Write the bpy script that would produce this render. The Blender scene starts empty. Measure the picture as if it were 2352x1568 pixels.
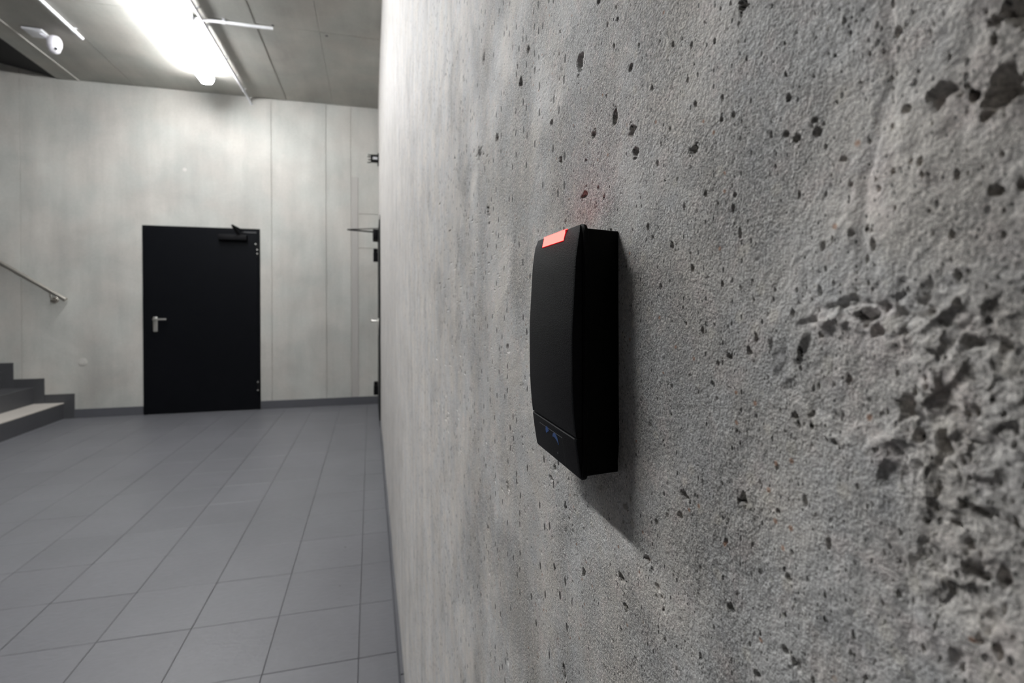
import bpy, bmesh, math, random
import numpy as np
from mathutils import Vector, Matrix

# ------------------------------------------------------------------ camera, world, exposure
sc = bpy.context.scene
COL = sc.collection
CAM_H = 1.21
YAW, PITCH, FPX = 15.18, 0.6, 1198.0
cam_d = bpy.data.cameras.new('camera')
cam = bpy.data.objects.new('camera', cam_d); COL.objects.link(cam)
cam.location = (0, 0, CAM_H)
cam.rotation_euler = (math.radians(90 - PITCH), 0, -math.radians(YAW))
cam_d.sensor_width = 36.0
cam_d.lens = FPX / 2352 * 36
cam_d.shift_y = -71.5 / 2352
cam_d.clip_start = 0.005
cam_d.clip_end = 100
cam_d.dof.use_dof = True
cam_d.dof.focus_distance = 0.235
cam_d.dof.aperture_fstop = 17
sc.camera = cam

w = bpy.data.worlds.new('world'); sc.world = w; w.use_nodes = True
w.node_tree.nodes['Background'].inputs[0].default_value = (0.9, 0.95, 1, 1)
w.node_tree.nodes['Background'].inputs[1].default_value = 0.02

sc.view_settings.view_transform = 'Standard'
sc.view_settings.look = 'None'
sc.view_settings.gamma = 1
sc.view_settings.exposure = 0.0
sc.view_settings.use_curve_mapping = False
sc.cycles.max_bounces = 6
sc.cycles.diffuse_bounces = 5
sc.cycles.sample_clamp_indirect = 6
sc.cycles.adaptive_threshold = .018
LAMP = 72.0        # emission strength of the luminaires

# ------------------------------------------------------------------ key dimensions (metres)
WX = 0.095         # face of the right wall
DY = 6.60          # face of the far wall
HC = 3.60          # ceiling
SOFF = -3.19       # ceiling edge at the stairwell
XL, YB = -6.2, -4.5
random.seed(4); rng = np.random.default_rng(7)
PI = math.pi

# ------------------------------------------------------------------ helpers
def finish(name, me, m=None, parent=None, smooth=False):
    o = bpy.data.objects.new(name, me); COL.objects.link(o)
    if m is not None: me.materials.append(m)
    if parent is not None: o.parent = parent
    if smooth:
        for p in me.polygons: p.use_smooth = True
    return o

def obj(name, bm, m=None, parent=None, smooth=False, angle=None):
    me = bpy.data.meshes.new(name)
    bmesh.ops.recalc_face_normals(bm, faces=bm.faces)
    bm.to_mesh(me); bm.free()
    o = finish(name, me, m, parent, smooth or angle is not None)
    if angle is not None:
        me.set_sharp_from_angle(angle=math.radians(angle))
    return o

def bx(bm, lo, hi, bevel=0, seg=1):
    r = bmesh.ops.create_cube(bm, size=1)
    c = [(a + b) / 2 for a, b in zip(lo, hi)]; s = [abs(b - a) for a, b in zip(lo, hi)]
    for v in r['verts']:
        v.co = Vector((c[0] + v.co.x * s[0], c[1] + v.co.y * s[1], c[2] + v.co.z * s[2]))
    if bevel:
        es = list({e for v in r['verts'] for e in v.link_edges})
        bmesh.ops.bevel(bm, geom=es, offset=bevel, segments=seg, profile=0.5, affect='EDGES')
    return bm

def box(name, lo, hi, m, parent=None, bevel=0, seg=1, smooth=False):
    bm = bmesh.new(); bx(bm, lo, hi, bevel, seg)
    return obj(name, bm, m, parent, angle=35 if smooth else None)

def tube(bm, pts, r, n=12, cap=True):
    pts = [Vector(p) for p in pts]; rings = []
    t0 = (pts[1] - pts[0]).normalized()
    ref = Vector((0, 0, 1)) if abs(t0.z) < .9 else Vector((1, 0, 0))
    a = t0.cross(ref).normalized()
    for i, p in enumerate(pts):
        if i == 0: t = pts[1] - pts[0]
        elif i == len(pts) - 1: t = pts[-1] - pts[-2]
        else: t = (pts[i + 1] - p).normalized() + (p - pts[i - 1]).normalized()
        t.normalize(); a = (a - t * a.dot(t)).normalized(); b = t.cross(a)
        rr = r[i] if isinstance(r, (list, tuple)) else r
        rings.append([bm.verts.new(p + (a * math.cos(k * 2 * PI / n) + b * math.sin(k * 2 * PI / n)) * rr) for k in range(n)])
    for i in range(len(rings) - 1):
        for k in range(n):
            bm.faces.new((rings[i][k], rings[i][(k + 1) % n], rings[i + 1][(k + 1) % n], rings[i + 1][k]))
    if cap:
        bm.faces.new(rings[0]); bm.faces.new(rings[-1])
    return bm

def tubeo(name, pts, r, m, parent=None, n=12):
    bm = bmesh.new(); tube(bm, pts, r, n); return obj(name, bm, m, parent, angle=40)

def lathe(name, prof, centre, axis, m, parent=None, n=32):
    """prof: (radius, distance along axis)"""
    bm = bmesh.new(); axis = Vector(axis).normalized(); c = Vector(centre)
    q = Vector((0, 0, 1)).rotation_difference(axis)
    rings = []
    for r, h in prof:
        rings.append([bm.verts.new(c + q @ Vector((r * math.cos(k * 2 * PI / n), r * math.sin(k * 2 * PI / n), h))) for k in range(n)])
    for i in range(len(rings) - 1):
        for k in range(n):
            bm.faces.new((rings[i][k], rings[i][(k + 1) % n], rings[i + 1][(k + 1) % n], rings[i + 1][k]))
    bm.faces.new(rings[0]); bm.faces.new(rings[-1])
    return obj(name, bm, m, parent, angle=40)

def thing(name, label, cat, loc=(0, 0, 0), group=None):
    o = bpy.data.objects.new(name, None); COL.objects.link(o); o.location = loc
    o.empty_display_size = .05
    o['label'] = label; o['category'] = cat
    if group: o['group'] = group
    return o

def reparent(parent, objs=None):
    """keep world geometry while parented to an empty that has a location"""
    inv = Matrix.Translation(parent.location).inverted()
    for c in parent.children:
        c.matrix_parent_inverse = inv

def struct(name):
    o = bpy.data.objects.new(name, None); COL.objects.link(o); o['kind'] = 'structure'; o.empty_display_size = .05
    return o

def S(o): o['kind'] = 'structure'; return o

# ------------------------------------------------------------------ materials
class N:
    def __init__(s, name, rough=.8, metal=0.0):
        s.m = bpy.data.materials.new(name); s.m.use_nodes = True
        s.t = s.m.node_tree; s.b = s.t.nodes['Principled BSDF']
        s.b.inputs['Roughness'].default_value = rough; s.b.inputs['Metallic'].default_value = metal
        s.pos = s.t.nodes.new('ShaderNodeNewGeometry').outputs['Position']
    def node(s, typ, **kw):
        n = s.t.nodes.new(typ)
        for k, v in kw.items(): setattr(n, k, v)
        return n
    def link(s, a, b): s.t.links.new(a, b)
    def mapped(s, scale, loc=(0, 0, 0)):
        n = s.node('ShaderNodeMapping'); n.inputs['Scale'].default_value = scale; n.inputs['Location'].default_value = loc
        s.link(s.pos, n.inputs['Vector']); return n.outputs[0]
    def noise(s, scale, detail=2, rough=.5, vec=None, dist=0):
        n = s.node('ShaderNodeTexNoise'); n.inputs['Scale'].default_value = scale
        n.inputs['Detail'].default_value = detail; n.inputs['Roughness'].default_value = rough
        n.inputs['Distortion'].default_value = dist
        s.link(vec if vec is not None else s.pos, n.inputs['Vector']); return n
    def voronoi(s, scale, vec=None, feature='F1', rand=1, dim='3D'):
        n = s.node('ShaderNodeTexVoronoi'); n.feature = feature; n.voronoi_dimensions = dim; n.inputs['Scale'].default_value = scale
        n.inputs['Randomness'].default_value = rand
        vec = vec if vec is not None else s.pos
        if dim == '2D':     # lay the cells out on the wall plane (y, z)
            a = s.node('ShaderNodeSeparateXYZ'); b = s.node('ShaderNodeCombineXYZ'); s.link(vec, a.inputs[0])
            s.link(a.outputs[1], b.inputs[0]); s.link(a.outputs[2], b.inputs[1]); vec = b.outputs[0]
        s.link(vec, n.inputs['Vector']); return n
    def ramp(s, fac, stops, interp='LINEAR'):
        n = s.node('ShaderNodeValToRGB'); n.color_ramp.interpolation = interp
        el = n.color_ramp.elements
        while len(el) < len(stops): el.new(.5)
        for e, (p, c) in zip(el, stops):
            e.position = p
            e.color = (c, c, c, 1) if isinstance(c, (int, float)) else (*c, 1)
        s.link(fac, n.inputs[0]); return n.outputs[0]
    def mix(s, a, b, fac, mode='MIX'):
        n = s.node('ShaderNodeMix', data_type='RGBA', blend_type=mode)
        for si, v in ((6, a), (7, b), (0, fac)):
            sock = n.inputs[si]
            if isinstance(v, bpy.types.NodeSocket): s.link(v, sock)
            elif isinstance(v, (int, float)): sock.default_value = v if si == 0 else (v, v, v, 1)
            else: sock.default_value = (*v, 1)
        return n.outputs[2]
    def math(s, op, a, b=0.0, c=None, clamp=False):
        n = s.node('ShaderNodeMath', operation=op); n.use_clamp = clamp
        for i, v in enumerate((a, b) if c is None else (a, b, c)):
            if isinstance(v, bpy.types.NodeSocket): s.link(v, n.inputs[i])
            else: n.inputs[i].default_value = v
        return n.outputs[0]
    def bump(s, h, dist, strength=1.0, normal=None):
        n = s.node('ShaderNodeBump'); n.inputs['Distance'].default_value = dist; n.inputs['Strength'].default_value = strength
        s.link(h, n.inputs['Height'])
        if normal is not None: s.link(normal, n.inputs['Normal'])
        return n.outputs[0]
    def out(s, col=None, normal=None, rough=None):
        if col is not None:
            if isinstance(col, bpy.types.NodeSocket): s.link(col, s.b.inputs['Base Color'])
            else: s.b.inputs['Base Color'].default_value = (*col, 1)
        if normal is not None: s.link(normal, s.b.inputs['Normal'])
        if rough is not None: s.link(rough, s.b.inputs['Roughness'])
        return s.m

def plain(name, col, rough=.5, metal=0, grain=0, gscale=60):
    n = N(name, rough, metal)
    a = n.noise(gscale, 3)
    lo = [c * .88 for c in col]; hi = [min(1, c * 1.1) for c in col]
    c = n.mix(lo, hi, a.outputs[0])
    nm = n.bump(n.noise(gscale * 12, 2).outputs[0], .0006, grain) if grain else None
    return n.out(c, nm)

def concrete_far(name, base, streak_axis=2, warm=.5):
    """smooth fair-faced concrete seen from some metres"""
    n = N(name, .72)
    sc3 = [5, 5, 5]; sc3[streak_axis] = .7
    st = n.noise(1.0, 5, .6, n.mapped(sc3))
    blot = n.noise(1.6, 5, .55, dist=.4)
    fine = n.noise(45, 4, .6)
    v = n.mix(n.ramp(st.outputs[0], [(.3, .86), (.7, 1.06)]), n.ramp(blot.outputs[0], [(.32, .84), (.68, 1.1)]), 1.0, 'MULTIPLY')
    v = n.mix(v, n.ramp(fine.outputs[0], [(.3, .94), (.7, 1.03)]), 1.0, 'MULTIPLY')
    tint = n.mix((base[0] * .985, base[1] * 1.0, base[2] * .98), (base[0] * 1.02, base[1] * .995, base[2] * .965), n.ramp(n.noise(2.3, 3).outputs[0], [(.4, 0), (.6, 1)]))
    c = n.mix(tint, v, 1.0, 'MULTIPLY')
    vo = n.voronoi(9, vec=n.mapped((1, 1, .8)))
    c = n.mix(c, (base[0] * .45, base[1] * .45, base[2] * .42), n.ramp(vo.outputs['Distance'], [(.0, .55), (.055, 0)]))
    return n.out(c, n.bump(fine.outputs[0], .002, .35))

def concrete_near():
    """the close right wall: sandy skin, pores, coloured grains"""
    n = N('concrete_right_wall', .58)
    P = n.mapped((1, 1, 1))
    # large tonal fields and vertical formwork streaks
    big = n.noise(7, 4, .55)
    streak = n.noise(1.0, 5, .6, n.mapped((1, 22, 2.2)))
    v = n.mix(n.ramp(big.outputs[0], [(.3, .88), (.7, 1.08)]), n.ramp(streak.outputs[0], [(.3, .88), (.7, 1.1)]), 1.0, 'MULTIPLY')
    mid = n.noise(60, 4, .6)
    v = n.mix(v, n.ramp(mid.outputs[0], [(.3, .90), (.7, 1.06)]), 1.0, 'MULTIPLY')
    # where the skin is smooth cement or open sand
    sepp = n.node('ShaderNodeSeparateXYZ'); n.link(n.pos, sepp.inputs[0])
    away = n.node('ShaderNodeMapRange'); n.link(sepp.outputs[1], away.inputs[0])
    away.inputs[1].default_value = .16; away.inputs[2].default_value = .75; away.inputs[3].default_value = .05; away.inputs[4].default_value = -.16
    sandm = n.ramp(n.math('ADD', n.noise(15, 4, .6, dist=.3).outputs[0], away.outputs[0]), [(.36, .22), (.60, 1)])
    sand = n.noise(1450, 4, .72)
    sand2 = n.noise(640, 3, .6)
    gr = n.voronoi(1250, dim='2D'); gsep = n.node('ShaderNodeSeparateColor'); n.link(gr.outputs['Color'], gsep.inputs[0])
    grain = n.mix(n.ramp(gsep.outputs[1], [(0, .72), (.5, .98), (1, 1.24)]), n.ramp(gr.outputs['Distance'], [(.35, 1.04), (.75, .80)]), 1.0, 'MULTIPLY')
    sp = n.mix(n.ramp(sand.outputs[0], [(.37, .52), (.5, 1.0), (.63, 1.34)]), n.ramp(sand2.outputs[0], [(.38, .82), (.62, 1.14)]), 1.0, 'MULTIPLY')
    sp = n.mix(sp, grain, .55, 'MULTIPLY')
    v = n.mix(v, n.mix(1.0, sp, sandm), 1.0, 'MULTIPLY')
    tint = n.mix((.582, .575, .562), (.63, .595, .55), n.ramp(n.noise(24, 5, .6).outputs[0], [(.40, 0), (.62, 1)]))
    tint = n.mix(tint, (.66, .58, .55), n.math('MULTIPLY', n.ramp(n.noise(120, 3).outputs[0], [(.52, 0), (.70, 1)]), .45))
    tint = n.mix(tint, (.50, .53, .585), n.math('MULTIPLY', n.ramp(n.noise(95, 3, vec=n.mapped((1, 1, 1), (3, 8, 1))).outputs[0], [(.54, 0), (.70, 1)]), .15))
    c = n.mix(tint, v, 1.0, 'MULTIPLY')
    c = n.mix(c, n.mix(1.36, 1.0, sandm), 1.0, 'MULTIPLY')  # smooth skin is paler; lifted further to make up for weak lamp light
    # concrete painted darker further along, to offset the stronger lamp light there
    falloff_tone = n.node('ShaderNodeMapRange'); n.link(sepp.outputs[1], falloff_tone.inputs[0])
    falloff_tone.inputs[1].default_value = .7; falloff_tone.inputs[2].default_value = 2.4; falloff_tone.inputs[3].default_value = 1.0; falloff_tone.inputs[4].default_value = .60
    c = n.mix(c, falloff_tone.outputs[0], 1.0, 'MULTIPLY')
    # exposed stones, paler and warmer, a few millimetres across
    st_ = n.voronoi(190, vec=n.mapped((1, 1, 1), (2, 2, 9)), dim='2D'); ss = n.node('ShaderNodeSeparateColor'); n.link(st_.outputs['Color'], ss.inputs[0])
    c = n.mix(c, (.72, .68, .60), n.math('MULTIPLY', n.ramp(st_.outputs['Distance'], [(.22, 1), (.42, 0)]), n.math('MULTIPLY', n.math('GREATER_THAN', ss.outputs[2], .95), .45)))
    # coloured aggregate grains
    va = n.voronoi(420, dim='2D')
    pick = n.node('ShaderNodeSeparateColor'); n.link(va.outputs['Color'], pick.inputs[0])
    core = n.ramp(va.outputs['Distance'], [(.18, 1), (.36, 0)])
    c = n.mix(c, (.42, .20, .10), n.math('MULTIPLY', core, n.math('MULTIPLY', n.math('GREATER_THAN', pick.outputs[0], .991), .75)))
    c = n.mix(c, (.62, .60, .55), n.math('MULTIPLY', core, n.math('MULTIPLY', n.math('GREATER_THAN', pick.outputs[1], .955), .6)))
    # pores: elongated holes left by air, painted dark for dirt and the shade inside
    hts = []
    wob = n.math('MULTIPLY', n.noise(900, 2).outputs[0], .12)
    for scl, thr, rad, loc in ((105, .80, .17, (1, .4, .3)), (230, .86, .115, (0, 0, 0)), (480, .92, .14, (3.1, 1.7, 2.2)), (900, .92, .22, (5, 2, 7))):
        vp = n.voronoi(scl, vec=n.mapped((1, 1.15, .7), loc), dim='2D')
        sep = n.node('ShaderNodeSeparateColor'); n.link(vp.outputs['Color'], sep.inputs[0])
        core = n.ramp(n.math('ADD', vp.outputs['Distance'], wob), [(rad * .75 + .06, 1), (rad + .08, 0)])
        k = n.math('MULTIPLY', core, n.math('GREATER_THAN', sep.outputs[0], thr))
        if scl == 105: k = n.math('MULTIPLY', k, n.math('GREATER_THAN', sepp.outputs[1], .24))
        c = n.mix(c, (.035, .03, .026), n.math('MULTIPLY', k, .85)); hts.append(k)
    hs = n.math('MULTIPLY', n.math('ADD', n.math('MULTIPLY', sand.outputs[0], .55), sand2.outputs[0]), n.math('ADD', sandm, .15))
    hm = n.math('MULTIPLY', hs, .0014)
    for k in hts: hm = n.math('SUBTRACT', hm, n.math('MULTIPLY', k, .0007))
    nm = n.bump(hm, 1.0, 1.0)
    return n.out(c, nm)

M = {}
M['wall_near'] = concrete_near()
M['wall_far'] = concrete_far('concrete_far_wall', (.475, .472, .452))
M['ceil'] = concrete_far('concrete_ceiling', (.40, .395, .37), streak_axis=1)
def dull(m, v): m.node_tree.nodes['Principled BSDF'].inputs['Specular IOR Level'].default_value = v
M['dark_plaster'] = plain('dark_grey_plaster', (.16, .16, .16), .8)
M['plug'] = plain('mortar_plug', (.52, .51, .48), .8)

def tile_mat(name, base, rough):
    n = N(name, rough)
    a = n.noise(2.2, 5, .6, dist=.3); b = n.noise(30, 5, .65, n.mapped((1, 2.2, 1)), dist=.6); f = n.noise(500, 2)
    v = n.mix(n.ramp(a.outputs[0], [(.3, .92), (.7, 1.07)]), n.ramp(b.outputs[0], [(.3, .93), (.7, 1.06)]), 1.0, 'MULTIPLY')
    v = n.mix(v, n.ramp(f.outputs[0], [(.3, .93), (.7, 1.07)]), 1.0, 'MULTIPLY')
    info = n.node('ShaderNodeObjectInfo')
    v = n.mix(v, n.ramp(info.outputs['Random'], [(0, .965), (1, 1.03)]), 1.0, 'MULTIPLY')
    return n.out(n.mix(base, v, 1.0, 'MULTIPLY'), n.bump(b.outputs[0], .004, .35))
M['tile'] = tile_mat('grey_stoneware_tile', (.121, .122, .134), .42)
M['skirt'] = tile_mat('skirting_tile', (.085, .087, .098), .45)
M['riser'] = tile_mat('riser_tile', (.060, .061, .066), .45)
M['tread_light'] = tile_mat('light_tread_tile', (.50, .47, .43), .5)
M['grout'] = plain('grout', (.088, .088, .094), .9)
M['black_void'] = plain('black_soffit', (.012, .012, .012), .8)  # near-black colour for the soffit over the stairs
M['door'] = plain('black_door_paint', (.0045, .005, .0065), .42, gscale=8)
M['black_metal'] = plain('black_metal', (.004, .004, .005), .35)
M['steel'] = plain('brushed_steel', (.75, .74, .70), .42, 1, gscale=300)
M['steel_rail'] = plain('satin_steel_rail', (.60, .57, .52), .36, 1, gscale=200)
M['white_pvc'] = plain('white_pvc', (.78, .79, .82), .45, gscale=40)
M['cam_white'] = plain('camera_white_plastic', (.80, .79, .85), .35)
M['lens_black'] = plain('camera_lens', (.01, .01, .012), .15)
dull(M['door'], .08)
M['trim2'] = plain('grey_arm_rail', (.06, .06, .065), .5)
M['black_metal'].node_tree.nodes['Principled BSDF'].inputs['Roughness'].default_value = .6
dull(M['black_metal'], .15)
def plastic(name, col, rough, grain, scale, spec=.1):
    n = N(name, rough); n.b.inputs['Specular IOR Level'].default_value = spec
    t = n.noise(scale, 3, .6)
    return n.out(n.mix([c * .8 for c in col], [c * 1.25 for c in col], t.outputs[0]), n.bump(t.outputs[0], grain, 1.0))
M['reader'] = plastic('textured_black_plastic', (.010, .010, .0115), .48, .0003, 2200, .06)
M['reader_side'] = plastic('smooth_black_plastic', (.0035, .0035, .0035), .62, .00005, 2500)
M['reader_dark'] = plain('groove_black', (.003, .003, .003), .7)
M['reader_edge'] = plain('pale_plastic_edge', (.09, .09, .09), .35)  # pale grey; along the seam it paints in the highlight
M['blue_print'] = plain('blue_print', (.003, .06, .24), .4, gscale=900)

def emit(name, col, strength):
    m = bpy.data.materials.new(name); m.use_nodes = True; t = m.node_tree
    t.nodes.remove(t.nodes['Principled BSDF'])
    e = t.nodes.new('ShaderNodeEmission'); e.inputs[0].default_value = (*col, 1); e.inputs[1].default_value = strength
    t.links.new(e.outputs[0], t.nodes['Material Output'].inputs[0]); return m
M['lamp'] = emit('opal_diffuser_lit', (.98, .985, .99), LAMP * 1.22)
M['lamp_b'] = emit('opal_diffuser_lit_near', (.98, .985, .99), LAMP * 1.68)
M['cap'] = emit('opal_end_cap', (.98, .985, .99), 2.2)
M['trim'] = plain('grey_lamp_trim', (.16, .16, .16), .6)
M['led'] = emit('red_led_window', (1.0, .040, .034), 12.5)
M['led_rim'] = emit('red_led_rim', (1.0, .02, .03), .35)

# ------------------------------------------------------------------ value noise for the near wall relief
def vnoise(y, z, wl, seed):
    r = np.random.default_rng(seed); T = r.random((256, 256)).astype(np.float32)
    a = y / wl + 1000.37; b = z / wl + 1000.71
    i = np.floor(a).astype(np.int64); j = np.floor(b).astype(np.int64)
    fa = (a - i).astype(np.float32); fb = (b - j).astype(np.float32)
    fa = fa * fa * (3 - 2 * fa); fb = fb * fb * (3 - 2 * fb)
    i0 = i & 255; i1 = (i + 1) & 255; j0 = j & 255; j1 = (j + 1) & 255
    return ((T[i0, j0] * (1 - fa) + T[i1, j0] * fa) * (1 - fb) + (T[i0, j1] * (1 - fa) + T[i1, j1] * fa) * fb) * 2 - 1

def wall_pt(u, v):
    """where the photograph's sight line meets the right wall: (y, height relative to the lens)"""
    y = WX / math.tan(math.radians(YAW) + math.atan((u - 1176) / FPX))
    zc = y * math.cos(math.radians(YAW)) + WX * math.sin(math.radians(YAW))
    return y, -(v - 700) / FPX * zc

def graded(start, stop, d0, grow, dmax=9):
    out = [start]; d = d0; s = 1 if stop > start else -1
    while (out[-1] - stop) * s < 0:
        out.append(out[-1] + s * d); d = min(max(d0, abs(out[-1]) * grow), dmax)
    out[-1] = stop; return out

def build_near_wall():
    # columns along y
    ys = [YB, -2, -1, -.5, -.2, -.08, -.02, .01, .03]
    y = .045
    while y < DY:
        ys.append(y)
        rh2 = y * y + WX * WX
        d = rh2 / WX / FPX * 1.6 * (math.cos(math.atan2(WX, y) - math.radians(YAW)) ** 2)
        y += max(.00013, d) if y < 1.6 else max(d, .12)
    ys.append(DY + .001); ys = np.array(ys)
    up = graded(.10, HC - CAM_H + .01, .0004, .0045, .03)
    dn = graded(-.17, -CAM_H - .005, .0004, .0045, .03)
    mid = list(np.arange(-.17, .10, .00036))[1:]
    zs = np.array(dn[::-1] + mid + up)
    ny, nz = len(ys), len(zs)
    Yg, Zg = np.meshgrid(ys, zs, indexing='ij')
    fine = np.clip((1.4 - Yg) / .6, 0, 1) * np.clip((.9 - np.abs(Zg)) / .3, 0, 1)
    # mask of open, rough skin
    mk = vnoise(Yg, Zg, .045, 11) * .6 + vnoise(Yg, Zg, .018, 12) * .4
    near = np.clip((.20 - Yg) / .12, 0, 1)
    rough = np.clip(mk * 1.6 + .25 + near * .55, .08, 1.25)
    h = .0012 * vnoise(Yg, Zg, .40, 1) + .0004 * vnoise(Yg, Zg, .09, 2)
    h += fine * (.00028 * vnoise(Yg, Zg, .028, 3) + .00020 * vnoise(Yg, Zg, .011, 4) * (.4 + rough))
    h += fine * rough * (.00011 * vnoise(Yg, Zg, .0048, 5) + .00010 * vnoise(Yg, Zg, .0026, 6) + .00011 * vnoise(Yg, Zg, .0015, 7))
    # spalled, broken zone beside the camera
    def blob(u, v, ry, rz, p=1.0):
        y0, z0 = wall_pt(u, v)
        wob = .25 * vnoise(Yg, Zg, .006, 21) + .18 * vnoise(Yg, Zg, .0025, 22)
        d = np.sqrt(((Yg - y0) / ry) ** 2 + ((Zg - z0) / rz) ** 2) + wob
        return np.clip(1 - d, 0, 1)
    def chips(y, z, wl, seed):
        """cellular facets: every cell a tilted broken face"""
        r = np.random.default_rng(seed); T = r.random((6, 64, 64)).astype(np.float32)
        a = y / wl + 500; b = z / wl + 500; i = np.floor(a).astype(int); j = np.floor(b).astype(int)
        best = np.full(y.shape, 9.0); out = np.zeros(y.shape)
        for di in (-1, 0, 1):
            for dj in (-1, 0, 1):
                I = (i + di) & 63; J = (j + dj) & 63
                px = a - (i + di + T[0, I, J]); pz = b - (j + dj + T[1, I, J]); d = px * px + pz * pz
                k = d < best; best = np.where(k, d, best)
                out = np.where(k, (T[2, I, J] - .5) + (T[3, I, J] - .5) * 1.3 * px + (T[4, I, J] - .5) * 1.5 * pz, out)
        return out
    i1 = int(np.searchsorted(ys, .14)); i0 = int(np.searchsorted(ys, .03))
    j0, j1 = np.searchsorted(zs, (-.12, .10)); sl = (slice(i0, i1), slice(j0, j1))
    Yg0, Zg0 = Yg, Zg; Yg, Zg = Yg[sl], Zg[sl]
    wy = Yg + .0010 * vnoise(Yg, Zg, .004, 71); wz = Zg + .0010 * vnoise(Yg, Zg, .004, 72)
    # 1. rocky broken field
    sp = np.clip(4 * np.maximum.reduce([blob(2150, 760, .010, .012), blob(2240, 930, .011, .020), blob(2230, 1230, .010, .020), blob(2320, 780, .008, .010), blob(2120, 1080, .009, .010)]), 0, 1)
    rock = .0012 * chips(wy, wz, .0058, 81) + .0005 * chips(wy, wz, .0025, 82) + .0003 * vnoise(Yg, Zg, .0014, 83)
    hs = h[sl]; hs += sp * (rock - .0006)
    # 2. smooth spalled scoop with a crisp ledge above and a raised ridge below
    sc_ = np.clip(6 * blob(1965, 865, .019, .0125), 0, 1) * (1 - sp)
    hs -= sc_ * .0008
    hs += sc_ * .0003 * vnoise(Yg, Zg, .0035, 84)
    def line(path, wd, amt, seed):
        pp = [wall_pt(*p) for p in path]; dmin = np.full(Yg.shape, 9.0)
        for (ya, za), (yb, zb) in zip(pp, pp[1:]):
            dy, dz = yb - ya, zb - za
            t = np.clip(((Yg - ya) * dy + (Zg - za) * dz) / (dy * dy + dz * dz), 0, 1)
            dmin = np.minimum(dmin, np.hypot(Yg - ya - t * dy, Zg - za - t * dz))
        dmin = np.abs(dmin + wd * .8 * vnoise(Yg, Zg, wd * 3, seed) + wd * .5 * vnoise(Yg, Zg, wd, seed + 20))
        amt = amt * (.65 + .6 * vnoise(Yg, Zg, .006, seed + 40))
        hs[...] += amt * np.clip(1 - dmin / wd, 0, 1)
    line(((1885, 712), (1960, 694), (2030, 700), (2085, 730)), .0015, -.0012, 85)
    line(((1845, 985), (1900, 1000), (1985, 1030), (2060, 1010), (2110, 1015)), .0015, .0008, 86)
    line(((1880, 745), (1950, 735), (2040, 790), (2100, 770)), .0013, .0006, 87)
    line(((2130, 905), (2110, 960), (2150, 1040), (2130, 1130)), .0014, .0008, 88)
    h[sl] = hs; Yg, Zg = Yg0, Zg0
    # upper right broken corner
    sp2 = np.clip(3 * np.maximum(blob(2330, 60, .012, .018), blob(2250, 260, .014, .012)), 0, 1)
    h += sp2 * (.0007 * vnoise(Yg, Zg, .006, 41) + .0005 * vnoise(Yg, Zg, .003, 42))
    # wandering shallow trench
    for path in (((2035, -30), (2050, 180), (1990, 420), (1985, 560), (2040, 690)), ((2040, 1180), (2085, 1260), (2090, 1400), (2115, 1600))):
        pp = [wall_pt(*p) for p in path]
        dmin = np.full(Yg.shape, 9.0)
        for (ya, za), (yb, zb) in zip(pp, pp[1:]):
            dy, dz = yb - ya, zb - za
            t = np.clip(((Yg - ya) * dy + (Zg - za) * dz) / (dy * dy + dz * dz), 0, 1)
            dmin = np.minimum(dmin, np.hypot(Yg - ya - t * dy, Zg - za - t * dz))
        dmin = dmin + .0006 * vnoise(Yg, Zg, .005, 51)
        h -= .0006 * np.exp(-(dmin / .0017) ** 2)
    # pits: the ones the photograph shows one by one, then scattered small ones
    pits = []
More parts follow.
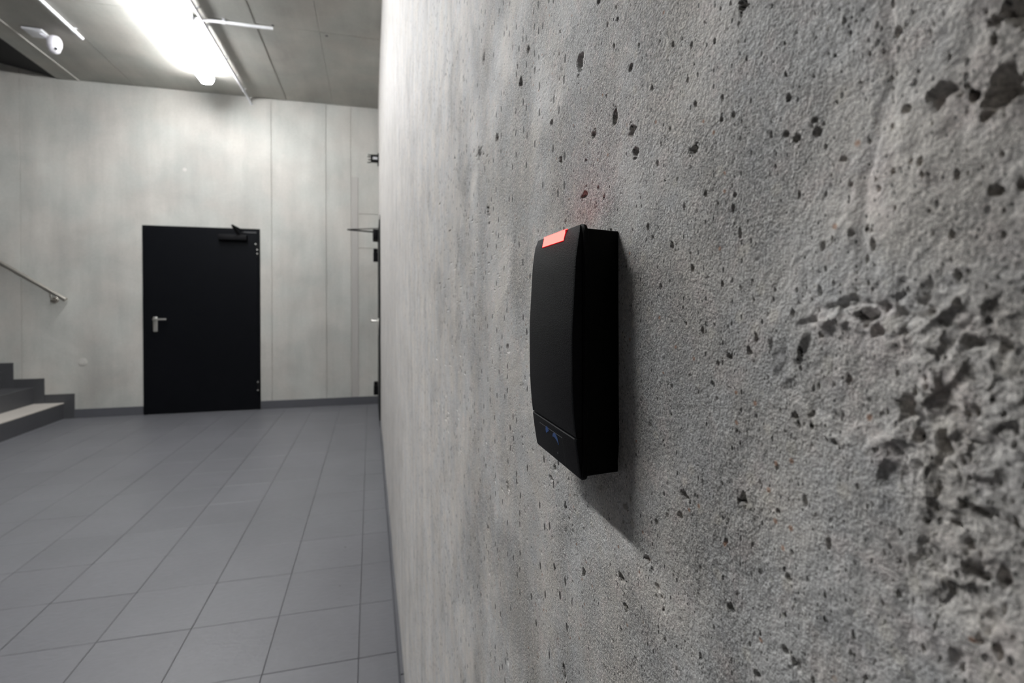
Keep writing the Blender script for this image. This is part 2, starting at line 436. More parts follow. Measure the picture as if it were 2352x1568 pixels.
    for (u, v, rpx, rz, dep) in ((2305, 205, 62, .8, 1.3), (2168, 208, 34, .8, 1.0), (2345, 20, 50, .8, .9), (2085, 252, 15, .8, 1), (2060, 75, 14, 1, 1),
            (2290, 438, 20, .8, 1.6), (2000, 722, 34, .5, 1.4), (2020, 762, 22, .9, 1.3), (2140, 715, 22, .7, 1.3), (2230, 785, 36, .55, 1.3), (2310, 795, 26, .8, 1.2),
            (2083, 935, 24, 1.5, 1.3), (2170, 1020, 26, 1.6, 1.4), (2112, 1005, 16, 1.3, 1.2), (2250, 1320, 42, .6, 1.5), (2245, 1175, 38, .55, 1.2), (2235, 1255, 14, 1.6, 1.2),
            (2320, 1330, 20, 1.5, 1.2), (2200, 1205, 18, .8, 1), (1880, 305, 14, 1, 1.6), (1833, 320, 12, .8, 1.5), (1808, 311, 9, 1, 1.3), (1875, 277, 9, 1, 1.3), (1940, 367, 9, .8, 1.2),
            (1332, 146, 9, 2.2, 3.0), (1712, 12, 10, 2, 2), (1196, 193, 4, 3, 3), (1366, 312, 5, 2, 3), (1450, 158, 5, 2, 2.4), (1267, 284, 3, 3, 3),
            (1290, 368, 4, 3, 3), (1346, 447, 6, 2, 3), (1462, 350, 9, 1.6, 2), (1455, 300, 7, 2, 2), (1597, 345, 10, 1.2, 2.2), (1415, 270, 7, 2.4, 1.6),
            (1713, 1150, 13, 1.1, 2.4), (1831, 955, 10, .9, 2), (1680, 820, 8, 1, 2), (1430, 1332, 9, 1.3, 2.6), (1340, 1318, 4, 3, 3), (1512, 1352, 6, 1.4, 2),
            (1490, 1287, 7, 1.5, 1.6), (1684, 1401, 12, 1.2, 1.6), (1818, 1330, 9, 1.1, 2), (1275, 1075, 4, 2, 3), (1266, 1100, 4, 2, 3), (1166, 1120, 3, 4, 3),
            (1164, 1522, 3, 4, 3), (1294, 1548, 4, 3, 3), (1440, 1165, 6, 1.4, 2.4), (1442, 1400, 7, 1.4, 2), (1122, 488, 3, 5, 3), (1142, 320, 3, 4, 3),
            (1101, 355, 3, 6, 3), (1111, 135, 3, 7, 3), (1215, 118, 3, 4, 3), (1376, 3, 5, 2, 3), (1166, 800, 3, 5, 3), (1118, 1218, 2.5, 5, 3), (1320, 860, 4, 3, 2),
            (1438, 655, 4, 2.5, 2.6), (1575, 1140, 10, 1.4, 1.6), (1812, 1500, 10, 1.2, 2), (1745, 1555, 9, 1.2, 2), (1565, 1187, 8, 1.2, 2)):
        y0, z0 = wall_pt(u, v)
        zc = y0 * math.cos(math.radians(YAW)) + WX * math.sin(math.radians(YAW))
        per = (y0 * y0 + WX * WX) / WX / FPX * math.cos(math.atan2(WX, y0) - math.radians(YAW)) ** 2
        ry = rpx * per * .85; rzz = rpx * rz * zc / FPX * .85
        pits.append((y0, z0, ry, rzz, min(.0042, dep * 1.0 * min(ry, rzz) + .0006)))
    for k in range(2600):
        y0 = .05 + .75 * rng.random() ** 1.5; z0 = (rng.random() * 1.5 - .78) * (y0 + .05)
        r0 = .00022 + .00050 * rng.random() ** 4 + y0 * .0007
        pits.append((y0, z0, r0 * .9, r0 * (1.0 + .9 * rng.random()), r0 * (1.5 + 1.5 * rng.random())))
    for (y0, z0, ry, rz, dep) in pits:
        i0, i1 = np.searchsorted(ys, (y0 - ry * 1.8, y0 + ry * 1.8)); j0, j1 = np.searchsorted(zs, (z0 - rz * 1.8, z0 + rz * 1.8))
        if i1 <= i0 or j1 <= j0: continue
        yy = Yg[i0:i1, j0:j1]; zz = Zg[i0:i1, j0:j1]
        d = ((yy - y0) / ry) ** 2 + ((zz - z0) / rz) ** 2
        big = min(ry, rz) > .0012
        d = d * (1 + (.8 if big else .5) * vnoise(yy, zz, min(ry, rz) * .9, 61) + (.35 if big else 0) * vnoise(yy, zz, min(ry, rz) * .3, 62))
        h[i0:i1, j0:j1] -= dep * np.clip(1 - d, 0, 1) ** (1.0 if big else .65)
    # the plaster-free skirting line and the wall ends stay plain
    flat = np.clip((Yg + .3) / .2, 0, 1)
    h *= flat
    co = np.empty((ny * nz, 3), dtype=np.float32)
    co[:, 0] = (WX - h).ravel(); co[:, 1] = Yg.ravel(); co[:, 2] = (Zg + CAM_H).ravel()
    idx = np.arange(ny * nz).reshape(ny, nz)
    q = np.stack([idx[:-1, :-1], idx[:-1, 1:], idx[1:, 1:], idx[1:, :-1]], -1).reshape(-1, 4)
    # solid body of the wall behind the skin
    b0 = len(co)
    x0, x1 = WX + .03, WX + .28
    body = np.array([(x, yy, zz) for x in (x0, x1) for yy in (YB, DY) for zz in (0, HC)], dtype=np.float32)
    bq = np.array([(0, 1, 3, 2), (4, 6, 7, 5), (0, 2, 6, 4), (1, 5, 7, 3), (0, 4, 5, 1), (2, 3, 7, 6)]) + b0
    co = np.vstack([co, body]); q = np.vstack([q, bq]).astype(np.int32)
    me = bpy.data.meshes.new('wall_right')
    me.vertices.add(len(co)); me.vertices.foreach_set('co', co.ravel())
    me.loops.add(q.size); me.loops.foreach_set('vertex_index', q.ravel())
    me.polygons.add(len(q)); me.polygons.foreach_set('loop_start', np.arange(0, q.size, 4, dtype=np.int32))
    me.polygons.foreach_set('use_smooth', np.r_[np.ones(len(q) - 6, bool), np.zeros(6, bool)])
    me.update(calc_edges=True); me.validate()
    print('near wall', ny, nz, len(q) * 2, 'tris')
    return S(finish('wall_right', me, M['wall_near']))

wall_right = build_near_wall()

# ------------------------------------------------------------------ far wall: formwork panels with open joints
wall_far = S(box('wall_far', (XL - .2, DY + .008, 0), (WX + .28, DY + .25, 4.6), M['wall_far']))
DL, DR, DT = -2.413, -1.233, 2.085      # door opening
def panel(parent, name, lo, hi, m, bev=.0015):
    return box(name, lo, hi, m, parent, bev)
seams = [XL, -4.72, -3.52, -2.44, -1.107, -.507, WX + .02]
for i, (a, b) in enumerate(zip(seams, seams[1:])):
    pr = DY + random.uniform(0, .0015); g = .0022
    segs = [(a + g, b - g, 0, 4.6)]
    if i == 3: segs = [(a + g, b - g, DT + .0, 4.6), (DR, b - g, 0, DT - .0)]
    if i == 2: segs = [(a + g, DL - .002 - g, 0, 4.6)]
    if i == 5: segs = [(a + g, -.226, 0, 4.6), (-.222, b, 0, 1.895), (-.222, b, 1.899, 2.312), (-.222, b, 2.316, 4.6)]
    for s_ in segs:
        panel(wall_far, 'concrete_panel', (s_[0], pr, s_[2]), (s_[1], DY + .009, s_[3]), M['wall_far'])
# slightly raised lime-stained rib near the corner
n_ = N('stained_rib', .8); M['rib'] = n_.out(n_.mix((.36, .34, .32), (.44, .43, .41), n_.noise(1, 4, .6, n_.mapped((30, 30, 2))).outputs[0]))
box('formwork_rib', (-.221, DY - .004, .095), (-.142, DY + .004, 2.75), M['rib'], wall_far, .002)
lathe('tie_hole_plug', [(.040, .0), (.040, .004), (.033, .006), (.031, .001), (.024, .001), (.022, .008), (0.001, .009)], (-2.98, DY - .001, .60), (0, -1, 0), M['plug'], wall_far)
for (x, z) in ((-2.0, 2.72), (-.98, 2.95)):
    lathe('tie_hole_plug', [(.020, .0), (.020, .002), (.014, .003), (.001, .003)], (x, DY - .001, z), (0, -1, 0), M['plug'], wall_far, n=16)

# ------------------------------------------------------------------ ceiling: boarded concrete soffit
ceiling = S(box('ceiling', (SOFF, YB, HC + .006), (WX + .28, DY + .2, HC + .3), M['ceil']))
cx = [SOFF + .2, -2.47, -.940, -.423, WX + .02]
for i, (a, b) in enumerate(zip(cx, cx[1:])):
    for (ya, yb) in ((YB, -.5), (-.5, 2.2), (2.2, 4.88), (4.88, DY)):
        dz = random.uniform(-.0012, .002); g = gl = .0028
        box('concrete_board', (a + gl, ya + .004, HC + dz), (b - g, yb - .004, HC + .008), M['ceil'], ceiling, .0012)
# edge strip and rounded bead at the stairwell opening
box('edge_strip', (SOFF, YB, HC - .004), (SOFF + .196, DY, HC + .008), M['ceil'], ceiling, .001)
tubeo('edge_bead', [(SOFF + .200, YB, HC - .001), (SOFF + .200, DY, HC - .001)], .006, M['plug'], ceiling, n=8)
for (x, y) in ((-.37, 4.93), (-.80, 4.865)):
    lathe('ceiling_hole', [(.012, 0), (.012, .002), (.001, .002)], (x, y, HC), (0, 0, -1), M['grout'], ceiling, n=12)

# dark stairwell soffit, rising to the left
bm = bmesh.new()
vs = [bm.verts.new(p) for p in ((SOFF, YB, HC + .004), (SOFF, DY + .2, HC + .004), (XL, DY + .2, HC + .62), (XL, YB, HC + .62),
                                (SOFF, YB, HC + .9), (SOFF, DY + .2, HC + .9), (XL, DY + .2, HC + .9), (XL, YB, HC + .9))]
for f in ((0, 1, 2, 3), (4, 7, 6, 5), (0, 4, 5, 1), (1, 5, 6, 2), (2, 6, 7, 3), (3, 7, 4, 0)): bm.faces.new([vs[i] for i in f])
o = obj('ceiling_stairwell', bm, M['black_void']); S(o)

S(box('wall_left', (XL - .2, YB, 0), (XL, DY + .008, 4.6), M['dark_plaster']))
S(box('wall_back', (XL - .2, YB - .2, 0), (WX + .28, YB, 4.6), M['dark_plaster']))

# ------------------------------------------------------------------ floor
floor = S(box('floor', (XL - .2, YB - .2, -.25), (WX + .28, DY + .25, -.004), M['grout']))
TX, TY, G = .3035, .3335, .0010
tm = bmesh.new(); bx(tm, (-TX / 2 + G, -TY / 2 + G, -.010), (TX / 2 - G, TY / 2 - G, 0), .0008)
tile_me = bpy.data.meshes.new('floor_tile'); bmesh.ops.recalc_face_normals(tm, faces=tm.faces); tm.to_mesh(tile_me); tm.free(); tile_me.materials.append(M['tile'])
far_tiles = bmesh.new()
nt = 0
for i in range(-13, 1):
    for j in range(-2, 15):
        x = -.0425 + TX * (i + .5); y = 1.85 + TY * (j + .5)
        if x > -3.95 and y - TY / 2 > 1.1 and x / y > -.66 and y < DY + .1:
            t = bpy.data.objects.new('floor_tile', tile_me); COL.objects.link(t); t.parent = floor
            if x + TX / 2 > WX + .1: pass
            t.location = (x, y, random.uniform(-.0003, .0003)); nt += 1
# tiles beyond the picture and the paving of the rest of the hall, joined
for i in range(-21, 1):
    for j in range(-19, 15):
        x = -.0425 + TX * (i + .5); y = 1.85 + TY * (j + .5)
        if not (x > -3.95 and y - TY / 2 > 1.1 and x / y > -.66) and y < DY + .1 and x > XL:
            bx(far_tiles, (x - TX / 2 + G, y - TY / 2 + G, -.01), (x + TX / 2 - G, y + TY / 2 - G, 0))
# narrow cut row along the right wall
o = obj('floor_paving', far_tiles, M['tile'], floor); o['kind'] = 'stuff'
for j in range(-19, 15):
    y = 1.85 + TY * (j + .5)
    if y < DY:
        box('cut_tile', (-.0425 + G, y - TY / 2 + G, -.01), (WX + .02, y + TY / 2 - G, random.uniform(-.0003, .0003)), M['tile'], floor, .0008)
for (x, y, r) in ((-.125, 2.72, .0045), (-.03, 3.0, .003), (-.13, 2.35, .004)):
    lathe('floor_stain', [(r, 0), (r, .0006), (.0005, .0006)], (x, y, .0002), (0, 0, 1), M['grout'], floor, n=10)
print('tiles', nt)

# ------------------------------------------------------------------ skirtings
bb = struct('baseboard_far')
for (a, b) in ((-3.055, DL - .004), (DR + .004, -.6465), (-.6405, WX - .001)):
    box('skirting_tile', (a, DY - .010, 0), (b, DY + .004, .094), M['skirt'], bb, .001)
box('joint_backing', (-.66, DY - .006, 0), (-.63, DY + .003, .090), M['grout'], bb)
bb = struct('baseboard_right')
box('joint_backing', (WX - .006, YB + .7, 0), (WX + .011, 5.19, .088), M['grout'], bb)
y = 5.20; k = 0
while y > YB + .6:
    nx = y - .60
    if k < 12: box('skirting_tile', (WX - .010 + random.uniform(-.0007, .0007), nx + .0015, 0), (WX + .012, y - .0015, .091 + random.uniform(0, .002)), M['skirt'], bb, .001)
    y = nx; k += 1

# ------------------------------------------------------------------ door in the far wall
door1 = struct('door_1')
box('door_frame', (DL, DY - .012, 0), (DL + .035, DY + .03, DT), M['door'], door1, .001)
box('door_frame', (DR - .035, DY - .012, 0), (DR, DY + .03, DT), M['door'], door1, .001)
box('door_frame', (DL + .035, DY - .012, DT - .035), (DR - .035, DY + .03, DT), M['door'], door1, .001)
box('door_leaf', (DL + .024, DY - .020, .006), (DR - .024, DY - .0125, DT - .024), M['door'], door1, .0015)
HZ = 1.05; hx = DL + .125
hp = box('handle_plate', (hx - .021, DY - .030, HZ - .135), (hx + .021, DY - .0205, HZ + .03), M['steel'], door1, .008, 3, True)
tubeo('lever', [(hx, DY - .028, HZ), (hx, DY - .078, HZ), (hx + .012, DY - .086, HZ), (hx + .125, DY - .086, HZ + .002)], .0105, M['steel'], hp)
lathe('lock_cylinder', [(.011, 0), (.011, .004), (.008, .005), (.001, .005)], (hx, DY - .030, HZ - .085), (0, -1, 0), M['steel'], hp, n=16)
cl = box('door_closer', (-1.655, DY - .075, 1.945), (-1.36, DY - .021, 2.005), M['black_metal'], door1, .006, 2, True)
tubeo('closer_arm', [(-1.44, DY - .055, 1.985), (-1.44, DY - .060, 2.015), (-1.485, DY - .17, 2.098)], [.014, .020, .011], M['black_metal'], cl)
tubeo('closer_arm', [(-1.485, DY - .17, 2.098), (-1.40, DY - .02, 2.055)], .009, M['black_metal'], cl)
box('arm_rail', (-1.42, DY - .024, 2.036), (-1.265, DY - .0125, 2.047), M['trim2'], door1, .001)
for (x, z) in ((-1.275, 1.91), (-1.258, 1.845), (-1.258, 1.80), (-1.258, .32), (-1.258, .225)):
    lathe('hinge_screw', [(.008, -.012), (.008, .002), (.006, .004), (.001, .004)], (x, DY - .0262, z), (0, -1, 0), M['steel'], door1, n=12)
for z in (.27, 1.83):
    box('hinge', (-1.268, DY - .026, z - .07), (-1.236, DY - .0125, z + .07), M['black_metal'], door1, .003)

# ------------------------------------------------------------------ door in the right wall, seen edge-on
door2 = struct('door_2')
XF = WX - .003
box('door_frame', (WX - .005, 5.25, 0), (WX + .03, 5.30, 2.085), M['door'], door2, .001)
box('door_frame', (WX - .005, 6.36, 0), (WX + .03, 6.41, 2.085), M['door'], door2, .001)
box('door_frame', (WX - .005, 5.30, 2.04), (WX + .03, 6.36, 2.085), M['door'], door2, .001)
box('door_leaf', (WX - .012, 5.29, .006), (WX + .01, 6.35, 2.05), M['door'], door2, .0015)
for z in (.235, 1.79):
    hg = box('hinge', (WX - .062, 6.27, z - .075), (WX - .012, 6.36, z + .03), M['black_metal'], door2, .004)
    box('hinge_knuckle', (WX - .060, 6.28, z + .036), (WX - .014, 6.35, z + .075), M['black_metal'], hg, .004)
hp = box('handle_plate', (WX - .022, 5.365, HZ - .135), (WX - .0125, 5.405, HZ + .03), M['steel'], door2, .004, 2, True)
tubeo('lever', [(WX - .020, 5.385, HZ), (WX - .075, 5.385, HZ), (WX - .085, 5.397, HZ), (WX - .085, 5.51, HZ + .006)], .0105, M['steel'], hp)
cl = box('door_closer', (WX - .068, 5.85, 1.925), (WX - .0125, 6.13, 2.03), M['black_metal'], door2, .006, 2, True)
tubeo('closer_arm', [(WX - .06, 5.9, 2.006), (WX - .12, 5.88, 2.006), (WX - .33, 5.82, 2.010)], .008, M['black_metal'], cl)
tubeo('closer_arm', [(WX - .33, 5.82, 2.012), (WX - .008, 5.66, 2.012)], .005, M['black_metal'], cl)

# ------------------------------------------------------------------ black wall fitting high on the right wall
fit = thing('wall_bracket', 'small black pronged bracket fixed high on the right wall above the edge-on door', 'bracket', (WX, 6.2, 2.88))
box('mounting_plate', (WX - .012, 6.12, 2.82), (WX - .0005, 6.28, 2.93), M['black_metal'], fit, .002)
box('bracket_arm', (WX - .085, 6.17, 2.905), (WX - .010, 6.23, 2.925), M['black_metal'], fit, .003)
box('bracket_arm', (WX - .085, 6.17, 2.845), (WX - .010, 6.23, 2.868), M['black_metal'], fit, .003)
box('spacer', (WX - .088, 6.175, 2.845), (WX - .066, 6.225, 2.925), M['black_metal'], fit, .003)
box('shade_plate', (WX - .062, 6.18, 2.872), (WX - .012, 6.22, 2.900), M['white_pvc'], fit, .002)
for k, dz in enumerate((-.045, -.015, .015, .035)):
    tubeo('prong', [(WX - .086, 6.2, 2.885 + dz), (WX - .122 + .008 * (k % 2), 6.19, 2.885 + dz * 1.15)], .006, M['black_metal'], fit, n=8)
reparent(fit)

# ------------------------------------------------------------------ stairs rising to the left
SY0 = 4.3
st = thing('staircase', 'dark grey tiled steps rising to the left along the far wall, pale first tread', 'stairs', (-3.15, 5.4, 0))
RUN, RISE, SX = .268, .171, -3.15
for k in range(8):
    xa = SX - RUN * k; z1 = RISE * (k + 1)
    s_ = box('step', (xa - RUN - .005, SY0, 0 if k == 0 else z1 - RISE), (xa - .012, DY - .0005, z1 - .014), M['riser'], st)
    r_ = box('riser', (xa - .012, SY0, z1 - RISE), (xa, DY - .008, z1 - .012), M['riser'], st, .001)
    t_ = box('tread', (xa - RUN + .001, SY0, z1 - .012), (xa + .003, DY - .008, z1), M['tread_light'] if k == 0 else M['riser'], st, .0015)
    if k == 0: t_['label'] = 'pale beige first tread'
    # stepped skirting on the wall
    hx0 = SX + .095 - RUN * k; top = .262 + RISE * k * 1.01
    box('step_skirting', (hx0 - RUN + .001, DY - .012, max(0, top - RISE - .10)), (hx0, DY - .0002, top), M['riser'], st, .001)
reparent(st)

# ------------------------------------------------------------------ handrail
hr = thing('handrail', 'round satin steel handrail on the far wall above the stairs', 'handrail', (-3.1, DY, 1.25))
p0 = Vector((-3.085, DY - .085, 1.262)); dr = Vector((-1, 0, .665)).normalized()
tubeo('rail', [p0, p0 + dr * .004, p0 + dr * 2.6], [.017, .0215, .0215], M['steel_rail'], hr, n=20)
for d in (.17, 1.5):
    q = p0 + dr * d
    b = tubeo('rail_bracket', [q + Vector((0, 0, -.018)), q + Vector((0, .006, -.06)), q + Vector((0, .028, -.085)), (q.x, DY - .004, q.z - .095)], .0075, M['steel_rail'], hr, n=10)
    lathe('rosette', [(.034, 0), (.034, .005), (.030, .009), (.001, .010)], (q.x, DY, q.z - .095), (0, -1, 0), M['steel_rail'], b, n=24)
reparent(hr)

# ------------------------------------------------------------------ luminaire
LX, LW = -1.622, .068
def luminaire(y0, y1, label, lampm):
    t = thing('linear_luminaire', label, 'ceiling light', (LX, (y0 + y1) / 2, HC), 'ceiling strip lights')
    box('housing', (LX - .035, y0 + .02, HC - .034), (LX + .035, y1 - .02, HC - .0015), M['white_pvc'], t, .003)
    # opal diffuser: half-hexagon section with soft corners
    prof = [(-.052, -.030), (-LW, -.044), (-LW + .004, -.080), (-.045, -.108), (0, -.116), (.045, -.108), (LW - .004, -.080), (LW, -.044), (.052, -.030)]
    bm = bmesh.new(); rings = []
    for yy, s in ((y0, .86), (y0 + .02, 1), (y1 - .02, 1), (y1, .86)):
        rings.append([bm.verts.new((LX + px * s, yy, HC + pz * (s if pz < -.05 else 1))) for px, pz in prof])
    n = len(prof)
    for i in range(3):
        for k in range(n):
            bm.faces.new((rings[i][k], rings[i][(k + 1) % n], rings[i + 1][(k + 1) % n], rings[i + 1][k]))
    obj('diffuser', bm, lampm, t)
    for yy, dd in ((y0, -.004), (y1, .004)):
        bm = bmesh.new()
        a = [bm.verts.new((LX + px * .88, yy - dd * .3, HC + pz * (.88 if pz < -.05 else 1))) for px, pz in prof]
        b = [bm.verts.new((LX + px * .84, yy + dd, HC + pz * (.86 if pz < -.05 else 1))) for px, pz in prof]
        for k in range(n): bm.faces.new((a[k], a[(k + 1) % n], b[(k + 1) % n], b[k]))
        bm.faces.new(a); bm.faces.new(b)
        obj('end_cap', bm, M['cap'], t)
    for sx in (-1, 1):
        box('edge_trim', (LX + sx * (LW - .012), y0 + .01, HC - .045), (LX + sx * (LW + .004), y1 - .01, HC - .026), M['trim'], t, .002)
    reparent(t)
luminaire(4.10, 6.06, 'glowing white strip light on the ceiling in front of the far wall', M['lamp'])
luminaire(1.35, 3.31, 'white ceiling strip light overhead, nearer than the one before the far wall', M['lamp_b'])

# ------------------------------------------------------------------ conduits
def conduit(name, label, pts, r, clips, m=M['white_pvc']):
    t = thing(name, label, 'conduit', pts[0])
    tubeo('pipe', pts, r, m, t, n=14)
    for (c, ax) in clips:
        c = Vector(c); ax = Vector(ax)
        side = ax.cross(Vector((0, 0, 1))).normalized()
        bm = bmesh.new()
        tube(bm, [c - ax * .011, c + ax * .011], r + .0035, 14)
        lo = c - side * (r + .014) - ax * .010; hi = c + side * (r + .014) + ax * .010
        bx(bm, (min(lo.x, hi.x), min(lo.y, hi.y), HC - .006), (max(lo.x, hi.x), max(lo.y, hi.y), HC - .0015), .001)
        obj('pipe_clip', bm, M['white_pvc'], t, angle=40)
    reparent(t); return t
CX = -1.345
conduit('ceiling_conduit', 'thin white cable pipe on the ceiling right beside the glowing strip light', [(CX, .4, HC - .022), (CX, 6.40, HC - .022), (CX + .004, 6.52, HC - .03), (CX + .02, DY - .03, HC - .055), (CX + .03, DY + .004, HC - .085)], .0125,
        [((CX, yy, HC - .022), (0, 1, 0)) for yy in (2.6, 3.7, 4.72, 5.0, 5.62, 6.0, 6.36)])
bm_t = conduit('cross_conduit', 'short white cable pipe crossing the ceiling towards the right wall', [(-1.44, 4.875, HC - .024), (-.80, 4.875, HC - .024)], .0125,
        [((-1.18, 4.875, HC - .024), (1, 0, 0))])
jb = thing('junction_box', 'small white junction box on the ceiling between strip light and cross pipe', 'junction box', (-1.42, 4.80, HC))
box('box_body', (-1.475, 4.835, HC - .032), (-1.40, 4.915, HC - .0015), M['white_pvc'], jb, .004, 2, True)
box('box_lid', (-1.472, 4.838, HC - .037), (-1.403, 4.912, HC - .032), M['white_pvc'], jb, .003, 2, True)
reparent(jb)
conduit('ceiling_conduit', 'white cable pipe on the ceiling ending above the white security camera', [(-2.47, .6, HC - .019), (-2.47, 5.51, HC - .019)], .0135,
        [((-2.47, yy, HC - .019), (0, 1, 0)) for yy in (3.6, 5.36)])

# ------------------------------------------------------------------ security camera
cm = thing('security_camera', 'white turret security camera hanging from the ceiling by the stairwell edge', 'camera', (-2.82, 5.53, HC))
mp = box('mounting_plate', (-2.885, 5.43, HC - .022), (-2.735, 5.60, HC - .0015), M['white_pvc'], cm, .008, 3, True)
tubeo('arm', [(-2.775, 5.50, HC - .022), (-2.745, 5.50, HC - .045), (-2.70, 5.49, HC - .075)], .013, M['cam_white'], cm)
ax = Vector((.06, -.10, -1)).normalized(); c0 = Vector((-2.675, 5.50, HC - .036))
lathe('camera_body', [(.026, .0), (.040, .006), (.050, .024), (.055, .052), (.054, .086), (.048, .104)], c0, ax, M['cam_white'], cm)
cb = lathe('camera_ball', [(.044, .0), (.045, .012), (.041, .030), (.030, .042), (.014, .049), (.001, .050)], c0 + ax * .101, ax, M['cam_white'], cm)
lx = (c0 + ax * .122 + Vector((.026, -.032, 0)))
lathe('lens', [(.012, -.008), (.012, .005), (.009, .006), (.001, .006)], lx, (.35, -.9, -.25), M['lens_black'], cb, n=20)
reparent(cm)

# ------------------------------------------------------------------ card reader on the right wall
RC = Vector((0, .2168, CAM_H - .0186))
rd = thing('card_reader', 'black plastic card reader with a glowing red bar, mounted on the near concrete wall', 'card reader', (WX, RC.y, RC.z))
def rr_outline(hy, hz, r, n=6):
    pts = []
    for (sy, sz, a0) in ((1, 1, 0), (-1, 1, 90), (-1, -1, 180), (1, -1, 270)):
        for k in range(n + 1):
            a = math.radians(a0 + 90 * k / n)
            pts.append((sy * (hy - r) + r * math.cos(a), sz * (hz - r) + r * math.sin(a)))
    return pts
def slab(name, layers, m, parent):
    """layers: (x, half_y, half_z, radius)"""
    bm = bmesh.new(); rings = []
    for (x, hy, hz, r) in layers:
        rings.append([bm.verts.new((x, RC.y + a, RC.z + b)) for a, b in rr_outline(hy, hz, r)])
    n = len(rings[0])
    for i in range(len(rings) - 1):
        for k in range(n): bm.faces.new((rings[i][k], rings[i][(k + 1) % n], rings[i + 1][(k + 1) % n], rings[i + 1][k]))
    bm.faces.new(rings[0]); bm.faces.new(rings[-1])
    return obj(name, bm, m, parent, angle=30)
slab('base_housing', [(WX + .004, .0288, .0478, .0009), (.0930, .0288, .0478, .0009), (.0812, .0287, .0485, .0009)], M['reader_side'], rd)
slab('rim', [(.0816, .0290, .0495, .003), (.0812, .0297, .0502, .0035), (.0800, .0298, .0503, .0035), (.0795, .0292, .0497, .003)], M['reader_side'], rd)

ZP = [-.0500, -.0465, -.0368, -.0238, -.013, .0086, .0367, .046, .0485, .0500]
XP = [.0792, .0785, .0771, .0758, .0752, .0751, .0766, .0779, .0784, .0792]
def xf(z):
    return float(np.interp(z, ZP, XP))
# smooth the curve a little
_zz = np.linspace(-.05, .05, 201); _xx = np.interp(_zz, ZP, XP)
_k = np.ones(11) / 11; _xs = np.convolve(np.pad(_xx, 5, mode='edge'), _k, 'valid')
def xf(z): return float(np.interp(z, _zz, _xs))
HYC = .0283
def cover(name, za, zb, m, parent, round_top=False, round_bot=False, ca=.0006):
    """curved front shell between heights za..zb: closed body from the rim to the bulged face with eased edges"""
    nz = 28; zsr = np.linspace(za, zb, nz)
    R = .0012
    bm = bmesh.new(); rows = []
    for iz, z in enumerate(zsr):
        lift = 0
        x = xf(z)
        # corner rounding in plan of the outline
        hy = HYC
        e = min(zb - z if round_top else 9, z - za if round_bot else 9)
        if e < .0014: hy = HYC - .0014 + math.sqrt(max(0, .0014 ** 2 - (.0014 - e) ** 2))
        if iz in (0, nz - 1): lift = ca
        row = [(.0797, hy), (x + R, hy), (x + R * .3, hy - R * .3), (x + lift, hy - R)]
        pts = [(a, b) for a, b in row] + [(x + lift, 0)] + [(a, -b) for a, b in reversed(row)]
        rows.append([bm.verts.new((a, RC.y + b, RC.z + z)) for a, b in pts])
    n = len(rows[0])
    for i in range(nz - 1):
        for k in range(n - 1): bm.faces.new((rows[i][k], rows[i][k + 1], rows[i + 1][k + 1], rows[i + 1][k]))
        bm.faces.new((rows[i][n - 1], rows[i][0], rows[i + 1][0], rows[i + 1][n - 1]))
    bm.faces.new(rows[0]); bm.faces.new(rows[-1])
    return obj(name, bm, m, parent, angle=40)
SEAM = -.0335
cv = cover('front_cover', SEAM + .0003, .0498, M['reader'], rd, round_top=True, ca=.0005)
lp = cover('lower_panel', -.0498, SEAM - .0003, M['reader'], rd, round_bot=True, ca=.0003)
# pale strip painted in for the highlight along the seam
def face_strip(name, y0, y1, z0, z1, m, parent, out=.00012, n=8, th=.0003):
    bm = bmesh.new(); rows = []
    for k in range(n + 1):
        t = k / n; ya = y0 + (y1 - y0) * t; zb_ = z0[0] + (z0[1] - z0[0]) * t; zt = z1[0] + (z1[1] - z1[0]) * t
        rows.append([bm.verts.new((xf(z) - o_, RC.y + ya, RC.z + z)) for z, o_ in ((zb_, -th), (zb_, out), (zt, out), (zt, -th))])
    for i in range(n):
        for k in range(4): bm.faces.new((rows[i][k], rows[i][(k + 1) % 4], rows[i + 1][(k + 1) % 4], rows[i + 1][k]))
    bm.faces.new(rows[0]); bm.faces.new(rows[-1])
    return obj(name, bm, m, parent)
face_strip('seam_edge', -.0268, .0268, (SEAM - .0006,) * 2, (SEAM - .00025,) * 2, M['reader_edge'], lp, .00003)
# outlined label field with grooves
for (a, b, c, d) in ((-.0125, .0175, -.0371, -.0368),):
    face_strip('label_edge', a, b, (c, c), (d, d), M['reader_edge'], lp, .00004)
for yv in (-.0125, .0068):
    face_strip('label_groove', yv - .00025, yv + .00025, (-.0492, -.0492), (-.0372, -.0372), M['reader_dark'], lp, .00006, 1)
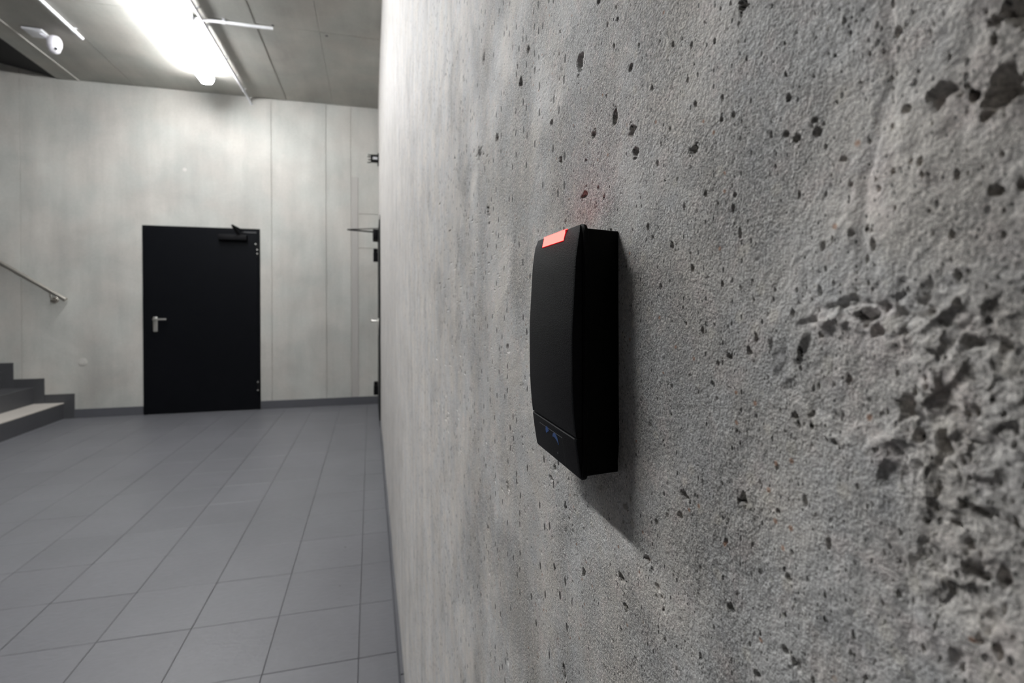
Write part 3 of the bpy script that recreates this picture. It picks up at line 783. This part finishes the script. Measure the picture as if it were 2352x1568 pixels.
# small blue emblem: two arcs
def arc(name, cy, cz, r, a0, a1, wd):
    bm = bmesh.new(); n = 12; rows = []
    for k in range(n + 1):
        a = math.radians(a0 + (a1 - a0) * k / n); f = math.sin(PI * (k + .6) / (n + 1.2))
        ri, ro = r - wd * f / 2, r + wd * f / 2
        rows.append([bm.verts.new((xf(cz + q * math.sin(a)) - o_, RC.y + cy - q * math.cos(a), RC.z + cz + q * math.sin(a))) for q, o_ in ((ri, -.0002), (ri, .00010), (ro, .00010), (ro, -.0002))])
    for i in range(n):
        for k in range(4): bm.faces.new((rows[i][k], rows[i][(k + 1) % 4], rows[i + 1][(k + 1) % 4], rows[i + 1][k]))
    bm.faces.new(rows[0]); bm.faces.new(rows[-1])
    obj(name, bm, M['blue_print'], lp)
arc('blue_mark', .0062, -.0402, .0026, 55, 175, .0026)
arc('blue_mark', -.0028, -.0422, .0040, 10, 135, .0024)
lathe('reset_dot', [(.0005, 0), (.0005, .0002), (.0001, .0002)], (xf(-.0455) , RC.y - .0045, RC.z - .0455), (-1, 0, 0), M['reader_edge'], lp, n=10)

# LED window: wraps over the top edge
def led_bar(name, y0, y1, zlo, m, parent, out, top):
    bm = bmesh.new(); prof = []
    for z in np.linspace(zlo, .0488, 6): prof.append((xf(z) - out, z))
    prof += [(.0786 - out * .5, .0498 + out), (.0792, .0500 + top), (.0797, .0500 + top), (.0797, .0470), (xf(zlo) + .0006, zlo)]
    ra = [bm.verts.new((x, RC.y + y0, RC.z + z)) for x, z in prof]; rb = [bm.verts.new((x, RC.y + y1, RC.z + z)) for x, z in prof]
    n = len(prof)
    for k in range(n): bm.faces.new((ra[k], ra[(k + 1) % n], rb[(k + 1) % n], rb[k]))
    bm.faces.new(ra); bm.faces.new(rb)
    return obj(name, bm, m, parent)
led = led_bar('led_window', -.0122, .0150, .0455, M['led'], cv, .00025, .0003)
led['label'] = 'glowing red status bar'
led_bar('led_edge', -.0127, .0155, .0451, M['led_rim'], cv, .00010, .0001)
reparent(rd)
